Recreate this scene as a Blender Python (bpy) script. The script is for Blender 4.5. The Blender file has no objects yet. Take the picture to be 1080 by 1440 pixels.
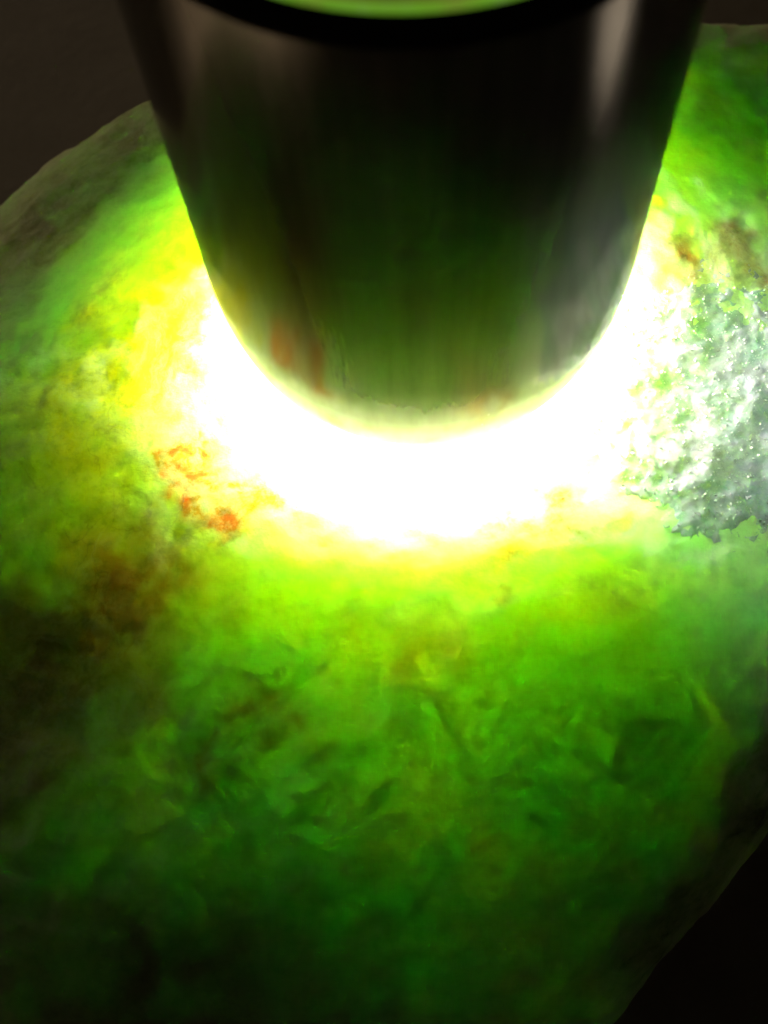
import bpy, bmesh, math, random
from mathutils import Vector, Matrix, noise

# ------------------------------------------------------------------ camera, light, exposure
MM = 0.001
scn = bpy.context.scene
COL = scn.collection
random.seed(7)

EL, DIST, PX, PY, ROLL, FOV = 1.146, 146.4, 592.0, 409.0, 0.089, 38.0
FPX = 720 / math.tan(math.radians(FOV / 2))
ce, se = math.cos(EL), math.sin(EL)
Xa, Ya, Za = Vector((1, 0, 0)), Vector((0, se, ce)), Vector((0, -ce, se))
cr, sr = math.cos(ROLL), math.sin(ROLL)
cx_ = Xa * cr - Ya * sr
cy_ = Xa * sr + Ya * cr
off = cx_ * ((PX - 540) * DIST / FPX) + cy_ * (-(PY - 720) * DIST / FPX)
cam_loc = (Za * DIST - off) * MM
cd = bpy.data.cameras.new("camera")
cam = bpy.data.objects.new("camera", cd)
COL.objects.link(cam)
M = Matrix((cx_, cy_, Za)).transposed().to_4x4()
M.translation = cam_loc
cam.matrix_world = M
cd.sensor_fit = 'VERTICAL'
cd.sensor_height = 24
cd.lens = 12 / math.tan(math.radians(FOV / 2))
cd.clip_start, cd.clip_end = 0.005, 20
cd.dof.use_dof = True
cd.dof.focus_distance = 0.150
cd.dof.aperture_fstop = 22
scn.camera = cam

w = bpy.data.worlds.new("World")
scn.world = w
w.use_nodes = True
w.node_tree.nodes["Background"].inputs[0].default_value = (1.0, 0.80, 0.58, 1)
w.node_tree.nodes["Background"].inputs[1].default_value = 0.006

scn.view_settings.view_transform = 'Standard'
scn.view_settings.look = 'None'
scn.view_settings.exposure = 0
scn.view_settings.gamma = 1
scn.cycles.use_denoising = True
scn.cycles.max_bounces = 8
scn.cycles.sample_clamp_indirect = 8


def area(name, loc, target, size, size_y, power, colour):
    l = bpy.data.lights.new(name, 'AREA')
    l.shape = 'RECTANGLE'
    l.size, l.size_y, l.energy, l.color = size, size_y, power, colour
    o = bpy.data.objects.new(name, l)
    COL.objects.link(o)
    o.location = loc
    o.rotation_euler = (Vector(target) - Vector(loc)).to_track_quat('-Z', 'Y').to_euler()
    return o



def spot(name, loc, target, power, angle, blend, colour, radius=0.01):
    l = bpy.data.lights.new(name, 'SPOT')
    l.energy, l.color, l.spot_size, l.spot_blend, l.shadow_soft_size = power, colour, math.radians(angle), blend, radius
    o = bpy.data.objects.new(name, l)
    COL.objects.link(o)
    o.location = loc
    o.rotation_euler = (Vector(target) - Vector(loc)).to_track_quat('-Z', 'Y').to_euler()
    return o


# dim room: a weak warm lamp over the table on the left, plus unseen spots added for barrel reflections and crust sheen
area("room_lamp", (-0.45, 0.62, 0.08), (-0.1, 0.06, -0.06), 0.35, 0.35, 0.85, (1.0, 0.80, 0.55))
spot("added_left_pool_spot", (-0.150, -0.06, 0.30), (-0.118, -0.048, -0.064), 7.5, 20, 0.7, (1.0, 0.84, 0.66), 0.02)  # added spot, unseen: pools light on the table for the barrel's left reflection
spot("added_crust_sheen_spot", (0.075, 0.13, 0.20), (0.033, -0.013, -0.006), 2.2, 8.0, 1.0, (0.86, 0.95, 1.0), 0.01)  # added narrow spot, unseen: gives only the crust its cool sheen
spot("added_right_pool_spot", (0.16, -0.02, 0.16), (0.112, -0.042, -0.064), 11.0, 8.0, 0.8, (0.97, 0.97, 1.0), 0.006)  # added narrow spot, unseen: table pool mirrored as the barrel's right highlight


# ------------------------------------------------------------------ helpers
def nt(mat):
    mat.use_nodes = True
    t = mat.node_tree
    return t, t.nodes["Principled BSDF"]


def link_obj(name, mesh, mat=None, parent=None, smooth=True):
    o = bpy.data.objects.new(name, mesh)
    COL.objects.link(o)
    if mat:
        mesh.materials.append(mat)
    if smooth:
        mesh.polygons.foreach_set("use_smooth", [True] * len(mesh.polygons))
    if parent:
        o.parent = parent
    return o


def lathe(name, prof, mat, parent, n=128, close=False):
    """prof: list of (radius mm, z mm)"""
    vs, fs, rings = [], [], []
    for r, z in prof:
        if r < 1e-6:
            rings.append([len(vs)])
            vs.append((0, 0, z * MM))
        else:
            s = len(vs)
            for i in range(n):
                a = 2 * math.pi * i / n
                vs.append((r * math.cos(a) * MM, r * math.sin(a) * MM, z * MM))
            rings.append(list(range(s, s + n)))
    pairs = list(zip(rings[:-1], rings[1:]))
    if close:
        pairs.append((rings[-1], rings[0]))
    for A, B in pairs:
        for i in range(n):
            j = (i + 1) % n
            if len(A) == 1:
                fs.append((A[0], B[j], B[i]))
            elif len(B) == 1:
                fs.append((A[i], A[j], B[0]))
            else:
                fs.append((A[i], A[j], B[j], B[i]))
    me = bpy.data.meshes.new(name)
    me.from_pydata(vs, [], fs)
    bm = bmesh.new()
    bm.from_mesh(me)
    bmesh.ops.recalc_face_normals(bm, faces=bm.faces)
    bm.to_mesh(me)
    bm.free()
    o = link_obj(name, me, mat, parent)
    me.set_sharp_from_angle(angle=math.radians(28))
    return o


def N(t, typ, **kw):
    n = t.nodes.new(typ)
    for k, v in kw.items():
        setattr(n, k, v)
    return n


def noise_tex(t, vec, scale, detail=6, rough=0.6, dist=0.0):
    n = N(t, "ShaderNodeTexNoise")
    n.inputs["Scale"].default_value = scale
    n.inputs["Detail"].default_value = detail
    n.inputs["Roughness"].default_value = rough
    n.inputs["Distortion"].default_value = dist
    t.links.new(vec, n.inputs["Vector"])
    return n.outputs["Fac"]


def ramp(t, fac, stops):
    r = N(t, "ShaderNodeValToRGB")
    el = r.color_ramp.elements
    while len(el) < len(stops):
        el.new(0.5)
    for e, (p, c) in zip(el, stops):
        e.position = p
        e.color = (c, c, c, 1) if isinstance(c, (int, float)) else (*c, 1)
    t.links.new(fac, r.inputs[0])
    return r.outputs[0]


def mix(t, fac, a, b, typ='MIX'):
    m = N(t, "ShaderNodeMix", data_type='RGBA', blend_type=typ)
    for s, v in ((m.inputs["Factor"], fac), (m.inputs["A"], a), (m.inputs["B"], b)):
        if isinstance(v, tuple):
            s.default_value = (*v, 1)
        elif isinstance(v, (int, float)):
            s.default_value = v
        else:
            t.links.new(v, s)
    return m.outputs["Result"]


def mathn(t, op, a, b=None, clamp=False):
    m = N(t, "ShaderNodeMath", operation=op, use_clamp=clamp)
    for s, v in ((m.inputs[0], a), (m.inputs[1], b)):
        if v is None:
            continue
        if isinstance(v, (int, float)):
            s.default_value = v
        else:
            t.links.new(v, s)
    return m.outputs[0]


# ------------------------------------------------------------------ jade material
# inclusions, painted edge fade and painted warm glow: (x, y, z) on the stone in mm, radius mm, strength, kind
STAINS_AND_LIGHT = [
    ((-31, -28, -5), 18, 0.95, (0.46, 0.29, 0.09)), ((-40, -35, -8), 16, 0.9, (0.36, 0.26, 0.12)), ((-36, -10, -5), 21, 1.0, (0.60, 0.60, 0.12)), ((-25, 0, -3), 17, 1.2, (0.82, 0.76, 0.06)),  # olive and yellow patches: warm side of the glow painted into the stone
    ((-19.2, -19.7, -1.5), 5.6, 1.5, (0.56, 0.28, 0.04)), ((-23.5, -15.3, -1.8), 4.6, 1.4, (0.66, 0.20, 0.02)),
    ((-22.4, -44, -6.6), 5.0, 0.9, (0.42, 0.24, 0.06)), ((-1.6, -38.1, -1.8), 5, 0.6, (0.46, 0.28, 0.06)),
    ((-16.3, -41.1, -4.9), 6.0, 0.9, (0.44, 0.24, 0.06)), ((26, 3.5, -1.7), 7.0, 1.2, (0.46, 0.24, 0.09)), ((34, 3.0, -4), 7.0, 1.2, (0.40, 0.22, 0.10)), ((-21.5, -17.8, -1.6), 2.6, 1.2, (0.50, 0.16, 0.015)), ((-26, -13.5, -1.7), 2.2, 1.0, (0.60, 0.25, 0.02)), ((-16.5, -21.5, -2), 3.4, 1.0, (0.60, 0.30, 0.02)), ((12.5, -24.5, -2.5), 4.5, 1.5, (0.40, 0.22, 0.08)),
    ((7, -24.9, -2.0), 5.5, 1.3, (0.70, 0.36, 0.03)), ((17.2, -45.8, -6.1), 7.0, 0.6, (0.20, 0.42, 0.10)),
    ((-30, 33, -13), 16, 0.9, (0.20, 0.19, 0.07)), ((-42, 24, -14), 17, 0.8, (0.20, 0.20, 0.07)), ((30, -50, -16), 15, 1.2, (0.10, 0.11, 0.06)), ((20, -64, -21), 14, 1.2, (0.09, 0.10, 0.05)), ((-52, 10, -12), 16, 0.7, (0.26, 0.22, 0.07)), ((50, 52, -12), 18, 0.8, (0.24, 0.18, 0.09)),  # brown rind and dark patches, painting the glow's fade into the edges
    ((33, -13, -3.5), 24, 1.2, (0.50, 0.60, 0.48)), ((-30, -60, -20), 22, 0.6, (0.16, 0.24, 0.07)),
    ((-8, -33, -3.0), 4.5, 0.4, (0.46, 0.32, 0.05)), ((30, -46, -9), 11, 0.8, (0.18, 0.20, 0.09)),  # last patch: glow's fade at the lower right, painted as dark colour
]


def blob(t, warp, c, r):
    """soft-edged ragged patch round a point of the stone"""
    d = N(t, "ShaderNodeVectorMath", operation='DISTANCE')
    t.links.new(warp, d.inputs[0])
    d.inputs[1].default_value = tuple(v * MM for v in c)
    m = N(t, "ShaderNodeMapRange", interpolation_type='SMOOTHSTEP')
    m.inputs["From Min"].default_value = r * MM
    m.inputs["From Max"].default_value = -r * 0.2 * MM
    t.links.new(d.outputs["Value"], m.inputs["Value"])
    return m.outputs["Result"]


def jade_material(base):
    mat = bpy.data.materials.new("jade")
    t, p = nt(mat)
    tc = N(t, "ShaderNodeTexCoord").outputs["Object"]
    # warped coordinates for ragged patch outlines
    wn = N(t, "ShaderNodeTexNoise")
    wn.inputs["Scale"].default_value = 130
    wn.inputs["Detail"].default_value = 5
    t.links.new(tc, wn.inputs["Vector"])
    sub = N(t, "ShaderNodeVectorMath", operation='SUBTRACT')
    t.links.new(wn.outputs["Color"], sub.inputs[0])
    sub.inputs[1].default_value = (0.5, 0.5, 0.5)
    sc = N(t, "ShaderNodeVectorMath", operation='SCALE')
    t.links.new(sub.outputs[0], sc.inputs[0])
    sc.inputs["Scale"].default_value = 0.016
    ad = N(t, "ShaderNodeVectorMath", operation='ADD')
    t.links.new(tc, ad.inputs[0])
    t.links.new(sc.outputs[0], ad.inputs[1])
    warp = ad.outputs[0]

    big = noise_tex(t, tc, 55, 10, 0.68, 0.2)
    mid = noise_tex(t, tc, 170, 10, 0.72, 0.15)
    fine = noise_tex(t, tc, 900, 6, 0.7)
    col = ramp(t, big, [(0.30, (0.45, 0.73, 0.05)), (0.45, (0.51, 0.77, 0.06)),
                        (0.58, (0.62, 0.80, 0.07)), (0.72, (0.71, 0.80, 0.10))])
    col = mix(t, ramp(t, mid, [(0.36, 0.3), (0.54, 0.0)]), col, (0.38, 0.68, 0.05))
    brownf = ramp(t, noise_tex(t, tc, 80, 9, 0.72, 0.3), [(0.60, 0.0), (0.72, 0.75)])
    col = mix(t, brownf, col, (0.26, 0.17, 0.04))
    wf = N(t, "ShaderNodeTexNoise")
    wf.inputs["Scale"].default_value = 420
    wf.inputs["Detail"].default_value = 6
    t.links.new(tc, wf.inputs["Vector"])
    ws = N(t, "ShaderNodeVectorMath", operation='SUBTRACT')
    t.links.new(wf.outputs["Color"], ws.inputs[0])
    ws.inputs[1].default_value = (0.5, 0.5, 0.5)
    wm = N(t, "ShaderNodeVectorMath", operation='MULTIPLY_ADD')
    t.links.new(ws.outputs[0], wm.inputs[0])
    wm.inputs[1].default_value = (0.011, 0.011, 0.011)
    t.links.new(warp, wm.inputs[2])
    ragged = wm.outputs[0]
    stain_light_sum = None
    stain_light_mod = ramp(t, noise_tex(t, warp, 230, 8, 0.75, 0.4), [(0.36, 0.3), (0.58, 1.0)])
    for c, r, k, rgb in STAINS_AND_LIGHT:
        f = blob(t, ragged, Vector(c) - base / MM, r)
        f = mathn(t, 'MULTIPLY', f, mathn(t, 'MULTIPLY', stain_light_mod, k), True)
        col = mix(t, f, col, rgb)
        stain_light_sum = f if stain_light_sum is None else mathn(t, 'ADD', stain_light_sum, f, True)
    col = mix(t, mathn(t, 'MULTIPLY', ramp(t, fine, [(0.35, 1.0), (0.52, 0.0)]), 0.4), col, (0.06, 0.2, 0.02))
    grit = noise_tex(t, tc, 520, 8, 0.78, 0.1)
    col = mix(t, ramp(t, grit, [(0.34, 0.5), (0.54, 0.0)]), col, (0.36, 0.46, 0.04))
    vo = N(t, "ShaderNodeTexVoronoi", feature='DISTANCE_TO_EDGE')
    vo.inputs["Scale"].default_value = 75
    t.links.new(warp, vo.inputs["Vector"])
    crack = mathn(t, 'MULTIPLY', ramp(t, vo.outputs["Distance"], [(0.002, 0.5), (0.012, 0.0)]),
                  ramp(t, noise_tex(t, tc, 60, 3), [(0.50, 0.0), (0.60, 0.7)]))
    col = mix(t, crack, col, (0.16, 0.15, 0.03))
    t.links.new(col, p.inputs["Base Color"])
    p.subsurface_method = 'RANDOM_WALK'
    p.inputs["Subsurface Weight"].default_value = 1.0
    p.inputs["Subsurface Scale"].default_value = 0.056
    p.inputs["Subsurface Radius"].default_value = (1.0, 1.0, 0.22)
    p.inputs["Subsurface Anisotropy"].default_value = 0.0
    p.inputs["Roughness"].default_value = 0.5
    p.inputs["IOR"].default_value = 1.5
    p.inputs["Specular IOR Level"].default_value = 0.35
    b = N(t, "ShaderNodeBump")
    b.inputs["Strength"].default_value = 0.35
    b.inputs["Distance"].default_value = 0.0006
    t.links.new(noise_tex(t, tc, 700, 8, 0.65), b.inputs["Height"])
    t.links.new(b.outputs[0], p.inputs["Normal"])
    # frosted pale skin that scatters the light falling straight on it
    d = N(t, "ShaderNodeBsdfDiffuse")
    tint = N(t, "ShaderNodeMix", data_type='RGBA')
    t.links.new(stain_light_sum, tint.inputs["Factor"])
    skin_in = tint.inputs["A"]
    t.links.new(col, tint.inputs["B"])
    t.links.new(tint.outputs["Result"], d.inputs["Color"])
    t.links.new(ramp(t, mid, [(0.3, (0.55, 0.54, 0.42)), (0.7, (0.72, 0.71, 0.60))]), skin_in)
    t.links.new(b.outputs[0], d.inputs["Normal"])
    ms = N(t, "ShaderNodeMixShader")
    t.links.new(ramp(t, fine, [(0.3, 0.64), (0.7, 0.84)]), ms.inputs[0])
    t.links.new(p.outputs[0], ms.inputs[1])
    t.links.new(d.outputs[0], ms.inputs[2])
    t.links.new(ms.outputs[0], t.nodes["Material Output"].inputs[0])
    return mat


# ------------------------------------------------------------------ the boulder
SC = Vector((-4, -11, -33.5))          # centre of the boulder, mm
SR = Vector((74, 61, 31))


def smooth(a, b, x):
    x = min(1, max(0, (x - a) / (b - a)))
    return x * x * (3 - 2 * x)


def stone_point(n):
    """unit direction -> point on the boulder surface in mm"""
    q = Vector((n.x, n.y, n.z))
    # superellipsoid-ish: a flattened river stone
    e = 2.5
    k = (abs(q.x) ** e + abs(q.y) ** e + abs(q.z) ** e) ** (-1 / e)
    p = Vector((q.x * SR.x, q.y * SR.y, q.z * SR.z)) * k
    # egg shape: narrower towards the viewer
    p.x *= 1 - 0.36 * smooth(0, 62, -p.y)
    # skew: the far right side reaches further back
    p.y += 0.24 * p.x
    top = p + SC
    d = math.hypot(top.x * (0.6 if top.x > 0 else 0.9), top.y)
    calm = smooth(12, 34, d) if top.z > -20 else 1.0
    u = Vector((p.x, p.y, p.z))
    big = noise.noise(u * 0.028 + Vector((3.1, 1.7, 0.4))) * 6.0
    mid = noise.fractal(u * 0.085, 1.0, 2.1, 4) * 0.8
    sm = noise.fractal(u * 0.38 + Vector((9, 2, 5)), 0.9, 2.0, 4) * 0.22
    nn = Vector((p.x / SR.x ** 2, p.y / SR.y ** 2, p.z / SR.z ** 2)).normalized()
    h = big * (0.15 + 0.85 * calm) + mid * (0.25 + 0.75 * calm) + sm
    out = p + nn * h
    if top.z > -20:      # the pressed spot: nearly flat, sloping gently down towards the viewer
        zt = -1.45 + 0.085 * top.y - 0.16 * max(0, top.x - 10) - 0.10 * max(0, -top.x - 9) - SC.z + 0.35 * mid + sm
        k = 1 - smooth(17, 38, d)
        out.z += (zt - out.z) * k
    return out


def build_boulder():
    root = bpy.data.objects.new("jade_boulder", None)
    COL.objects.link(root)
    bm = bmesh.new()
    bmesh.ops.create_icosphere(bm, subdivisions=8, radius=1.0)
    for v in bm.verts:
        v.co = stone_point(v.co.normalized())
    for v in bm.verts:
        v.co = (v.co + SC) * MM
    zmin = min(v.co.z for v in bm.verts)
    base = Vector((SC.x * MM, SC.y * MM, zmin))
    for v in bm.verts:
        v.co -= base
    me = bpy.data.meshes.new("stone_body")
    bm.to_mesh(me)
    bm.free()
    root.location = base
    body = link_obj("stone_body", me, jade_material(base), root)
    return root, body, base


boulder, body, BASE = build_boulder()
boulder["label"] = "mottled green jade boulder with brown inclusions, glowing where the flashlight is pressed on it"
boulder["category"] = "jade boulder"

# ------------------------------------------------------------------ rough grey crust on the boulder
def crust_material():
    mat = bpy.data.materials.new("grey_crust")
    t, p = nt(mat)
    tc = N(t, "ShaderNodeTexCoord").outputs["Object"]
    a = noise_tex(t, tc, 220, 8, 0.7, 0.5)
    f = noise_tex(t, tc, 2000, 6, 0.75)
    col = ramp(t, a, [(0.36, (0.46, 0.70, 0.54)), (0.47, (0.62, 0.72, 0.66)), (0.56, (0.76, 0.76, 0.78)), (0.68, (0.50, 0.48, 0.48))])
    col = mix(t, ramp(t, f, [(0.36, 0.7), (0.5, 0.0)]), col, (0.50, 0.54, 0.48))
    t.links.new(col, p.inputs["Base Color"])
    p.inputs["Roughness"].default_value = 0.4
    p.inputs["Specular IOR Level"].default_value = 0.8
    b = N(t, "ShaderNodeBump")
    b.inputs["Strength"].default_value = 0.35
    b.inputs["Distance"].default_value = 0.0003
    t.links.new(noise_tex(t, tc, 1600, 6, 0.7), b.inputs["Height"])
    t.links.new(b.outputs[0], p.inputs["Normal"])
    tr = N(t, "ShaderNodeBsdfTransparent")       # thin glassy crust lets the glowing stone show through
    t.links.new(mix(t, 0.7, col, (0.92, 0.95, 0.88)), tr.inputs["Color"])
    ms = N(t, "ShaderNodeMixShader")
    t.links.new(ramp(t, noise_tex(t, tc, 500, 5, 0.7), [(0.35, 0.2), (0.65, 0.65)]), ms.inputs[0])
    t.links.new(p.outputs[0], ms.inputs[1])
    t.links.new(tr.outputs[0], ms.inputs[2])
    t.links.new(ms.outputs[0], t.nodes["Material Output"].inputs[0])
    return mat


def crust_mask(w):
    """w: world point in mm; > 0 where the crust lies"""
    dx, dy = (w.x - 29.5) / 15.5, (w.y + 13.5) / 16.0
    edge = 1 - math.sqrt(dx * dx + dy * dy)
    isl = noise.fractal(w * 0.75 + Vector((1, 8, 3)), 0.7, 2.0, 4)
    return edge * 1.5 + 0.30 * noise.fractal(w * 0.16 + Vector((5, 5, 1)), 0.9, 2.0, 4) + 0.32 * isl - 0.08


def build_crust():
    bm = bmesh.new()
    bm.from_mesh(body.data)
    keep, pts = set(), []
    for f in bm.faces:
        c = f.calc_center_median()
        wv = (c + BASE) / MM
        if wv.z > -30 and wv.x > 12:
            if crust_mask(wv) > 0:
                keep.add(f)
            elif (wv.x - 33) ** 2 / 240 + (wv.y + 13) ** 2 / 300 < 1:
                pts.append((c.copy(), f.normal.copy(), 0))
    random.Random(5).shuffle(pts)
    pts = pts[:len(pts) // 3]
    bmesh.ops.delete(bm, geom=[f for f in bm.faces if f not in keep], context='FACES')
    bmesh.ops.subdivide_edges(bm, edges=bm.edges[:], cuts=1, use_grid_fill=True)
    bm.normal_update()
    pts = []
    for v in bm.verts:
        wv = (v.co + BASE) / MM
        m = crust_mask(wv)
        rough = noise.fractal(wv * 1.6, 0.8, 2.0, 4)
        h = (0.16 * smooth(0.0, 0.5, m) - 0.03) + 0.04 * rough * smooth(0.0, 0.15, m)
        n = v.normal.copy()
        v.co += n * h * MM
        if not v.is_boundary:
            pts.append((v.co.copy(), n, m))
    for v in bm.verts:
        if v.is_boundary:
            v.co -= v.normal * 0.15 * MM
    me = bpy.data.meshes.new("crust")
    bm.to_mesh(me)
    bm.free()
    cr_ = link_obj("crust", me, crust_material(), boulder)
    cr_["label"] = "rough grey glittering crust patch"
    # glassy crystal grains sitting in the crust
    rnd = random.Random(3)
    vs, fs = [], []
    for _ in range(3800):
        c, n, m = rnd.choice(pts)
        s_ = (0.03 + 0.12 * rnd.random() ** 4.0) * MM
        ax = [Vector([rnd.uniform(-1, 1) for _ in range(3)]).normalized() for _ in range(2)]
        e1 = ax[0]
        e2 = e1.cross(ax[1]).normalized()
        e3 = e1.cross(e2)
        k = len(vs)
        st = 1 + rnd.random() * 1.4
        for q in (e1 * st, -e1 * st, e2, -e2, e3 * 0.7, -e3 * 0.7):
            vs.append(c + n * s_ * 0.35 + q * s_)
        for i in (0, 1):
            for j in (2, 3):
                for l in (4, 5):
                    fs.append((k + i, k + j, k + l))
    me = bpy.data.meshes.new("crystal_grain")
    me.from_pydata(vs, [], fs)
    bm = bmesh.new()
    bm.from_mesh(me)
    bmesh.ops.recalc_face_normals(bm, faces=bm.faces)
    bm.to_mesh(me)
    bm.free()
    gm = bpy.data.materials.new("quartz_grain")
    t, p = nt(gm)
    tc = N(t, "ShaderNodeTexCoord").outputs["Object"]
    t.links.new(ramp(t, noise_tex(t, tc, 800, 3), [(0.4, (0.55, 0.66, 0.50)), (0.6, (0.80, 0.80, 0.76))]), p.inputs["Base Color"])
    p.inputs["Roughness"].default_value = 0.12
    p.inputs["Specular IOR Level"].default_value = 0.9
    g = link_obj("crystal_grain", me, gm, cr_, False)
    g["kind"] = "stuff"
    return cr_


build_crust()

# ------------------------------------------------------------------ table
def table_material():
    mat = bpy.data.materials.new("dark_table")
    t, p = nt(mat)
    tc = N(t, "ShaderNodeTexCoord").outputs["Object"]
    f = noise_tex(t, tc, 40, 8, 0.7)
    t.links.new(ramp(t, f, [(0.3, (0.26, 0.22, 0.17)), (0.7, (0.36, 0.31, 0.25))]), p.inputs["Base Color"])
    p.inputs["Roughness"].default_value = 0.75
    b = N(t, "ShaderNodeBump")
    b.inputs["Strength"].default_value = 0.3
    b.inputs["Distance"].default_value = 0.0005
    t.links.new(noise_tex(t, tc, 600, 6, 0.7), b.inputs["Height"])
    t.links.new(b.outputs[0], p.inputs["Normal"])
    return mat


bm = bmesh.new()
bmesh.ops.create_grid(bm, x_segments=2, y_segments=2, size=0.9)
me = bpy.data.meshes.new("tabletop")
bm.to_mesh(me)
bm.free()
table = link_obj("tabletop", me, table_material(), None, False)
table.location = (0, 0, BASE.z + 0.0004)
table["kind"] = "structure"

# ------------------------------------------------------------------ the flashlight
def metal_material():
    mat = bpy.data.materials.new("gunmetal")
    t, p = nt(mat)
    tc = N(t, "ShaderNodeTexCoord").outputs["Object"]
    mp = N(t, "ShaderNodeMapping")
    mp.inputs["Scale"].default_value = (1, 1, 0.06)
    t.links.new(tc, mp.inputs["Vector"])
    f = noise_tex(t, mp.outputs[0], 700, 5, 0.7)
    t.links.new(ramp(t, f, [(0.35, (0.25, 0.225, 0.185)), (0.7, (0.33, 0.30, 0.25))]), p.inputs["Base Color"])
    p.inputs["Metallic"].default_value = 0.66
    p.inputs["Specular Tint"].default_value = (0.35, 0.35, 0.33, 1)
    m2 = N(t, "ShaderNodeMapping")
    m2.inputs["Scale"].default_value = (1, 1, 0.14)
    t.links.new(tc, m2.inputs["Vector"])
    scr = ramp(t, noise_tex(t, m2.outputs[0], 1500, 3, 0.6), [(0.74, 0.0), (0.80, 0.3)])
    rgh = ramp(t, noise_tex(t, mp.outputs[0], 300, 6, 0.7), [(0.3, 0.13), (0.7, 0.19)])
    t.links.new(mix(t, scr, rgh, (0.6, 0.6, 0.6)), p.inputs["Roughness"])
    b = N(t, "ShaderNodeBump")
    b.inputs["Strength"].default_value = 0.03
    b.inputs["Distance"].default_value = 0.0002
    t.links.new(noise_tex(t, mp.outputs[0], 900, 4, 0.6), b.inputs["Height"])
    t.links.new(b.outputs[0], p.inputs["Normal"])
    return mat


def plain(name, rgb, rough, metallic=0.0):
    mat = bpy.data.materials.new(name)
    t, p = nt(mat)
    tc = N(t, "ShaderNodeTexCoord").outputs["Object"]
    f = noise_tex(t, tc, 500, 4, 0.6)
    lo = tuple(c * 0.75 for c in rgb)
    t.links.new(ramp(t, f, [(0.3, lo), (0.7, rgb)]), p.inputs["Base Color"])
    p.inputs["Roughness"].default_value = rough
    p.inputs["Metallic"].default_value = metallic
    return mat


torch = bpy.data.objects.new("flashlight", None)
COL.objects.link(torch)
torch["label"] = "dark metal flashlight standing upright on the jade boulder with its lit end down"
torch["category"] = "flashlight"
metal = metal_material()
NZ, R0, RT, LT = 16.4, 16.3, 21.7, 58.6
prof = []
for i in range(10, 15):
    a = i / 14 * math.pi / 2
    prof.append((R0 + (20 - R0) * math.sin(a), NZ * (1 - math.cos(a))))
for i in range(1, 13):
    k = i / 12
    prof.append((20 + (RT - 20) * k, NZ + (LT - NZ) * k))
rb, zb = prof[0]
barrel = lathe("barrel", prof + [(RT - 0.15, LT + 0.05), (RT - 2.2, LT + 0.05), (RT - 3.5, 40), (rb - 2.0, zb + 2), (rb - 2.0, zb)],
               metal, torch, close=True)
bez = [(rb, zb - 0.02)]
for i in range(99, 7, -1):
    a = i / 140 * math.pi / 2
    bez.append((R0 + (20 - R0) * math.sin(a), NZ * (1 - math.cos(a))))
bez += [(R0 + 0.25, 0.025), (R0 + 0.15, 0.008), (R0, 0.0), (R0 - 0.3, 0.0), (R0 - 1.1, 0.0), (R0 - 1.4, 0.3), (R0 - 1.5, 3.0), (rb - 2.0, zb - 0.02)]
lathe("bezel", bez, metal, torch, close=True)

black = plain("black_anodised", (0.015, 0.015, 0.015), 0.55)
lathe("lens_seat", [(R0 - 1.55, 0.35), (R0 - 1.55, 5.2), (R0 - 2.0, 5.2), (R0 - 2.0, 0.35)], black, torch, close=True)
lens_mat = bpy.data.materials.new("lit_lens")
t, p = nt(lens_mat)
p.inputs["Base Color"].default_value = (0.9, 0.9, 0.9, 1)
p.inputs["Roughness"].default_value = 0.1
p.inputs["Emission Color"].default_value = (1.0, 0.97, 0.88, 1)
p.inputs["Emission Strength"].default_value = 490
lathe("lens", [(0, 4.2), (R0 - 2.05, 4.2), (R0 - 2.05, 5.0), (0, 5.0)], lens_mat, torch, n=48)

rubber = plain("black_rubber", (0.012, 0.012, 0.013), 0.6)
lathe("tail_cap", [(RT - 0.05, LT + 0.07), (RT - 0.1, LT + 0.3), (20.75, LT + 1.55), (20.55, LT + 1.70), (20.45, LT + 1.4), (20.4, LT + 0.07)],
      rubber, torch, close=True)
ring_mat = bpy.data.materials.new("painted_green_glow")  # no lamp here: green reflection on the tail rim painted as emission
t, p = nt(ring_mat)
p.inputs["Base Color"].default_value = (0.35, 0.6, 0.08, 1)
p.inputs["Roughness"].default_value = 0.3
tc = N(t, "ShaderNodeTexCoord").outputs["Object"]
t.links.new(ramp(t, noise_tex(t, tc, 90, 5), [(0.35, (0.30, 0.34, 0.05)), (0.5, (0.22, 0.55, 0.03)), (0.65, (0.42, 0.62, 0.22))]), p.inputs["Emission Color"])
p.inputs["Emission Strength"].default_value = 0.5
rg = lathe("tail_painted_glow_rim", [(20.37, LT + 0.1), (20.37, LT + 1.72), (20.15, LT + 1.82), (19.8, LT + 1.75), (19.75, LT + 0.1)], ring_mat, torch, close=True)
rg["label"] = "green tail rim, its reflected glow painted as emission"
cap_mat = bpy.data.materials.new("painted_olive_glow")  # plate inside the rim: olive reflected glow painted as emission, no lamp
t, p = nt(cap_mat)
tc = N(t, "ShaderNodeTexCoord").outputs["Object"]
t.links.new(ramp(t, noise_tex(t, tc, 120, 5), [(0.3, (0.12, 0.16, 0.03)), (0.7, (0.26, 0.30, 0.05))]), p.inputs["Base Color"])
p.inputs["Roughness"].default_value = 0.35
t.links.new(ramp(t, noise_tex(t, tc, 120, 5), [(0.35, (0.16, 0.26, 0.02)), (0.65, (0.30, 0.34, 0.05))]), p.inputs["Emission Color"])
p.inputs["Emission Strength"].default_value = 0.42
lathe("tail_painted_glow_plate", [(19.7, LT + 0.1), (19.7, LT + 1.5), (17, LT + 2.1), (8, LT + 2.6), (0, LT + 2.7)], cap_mat, torch)
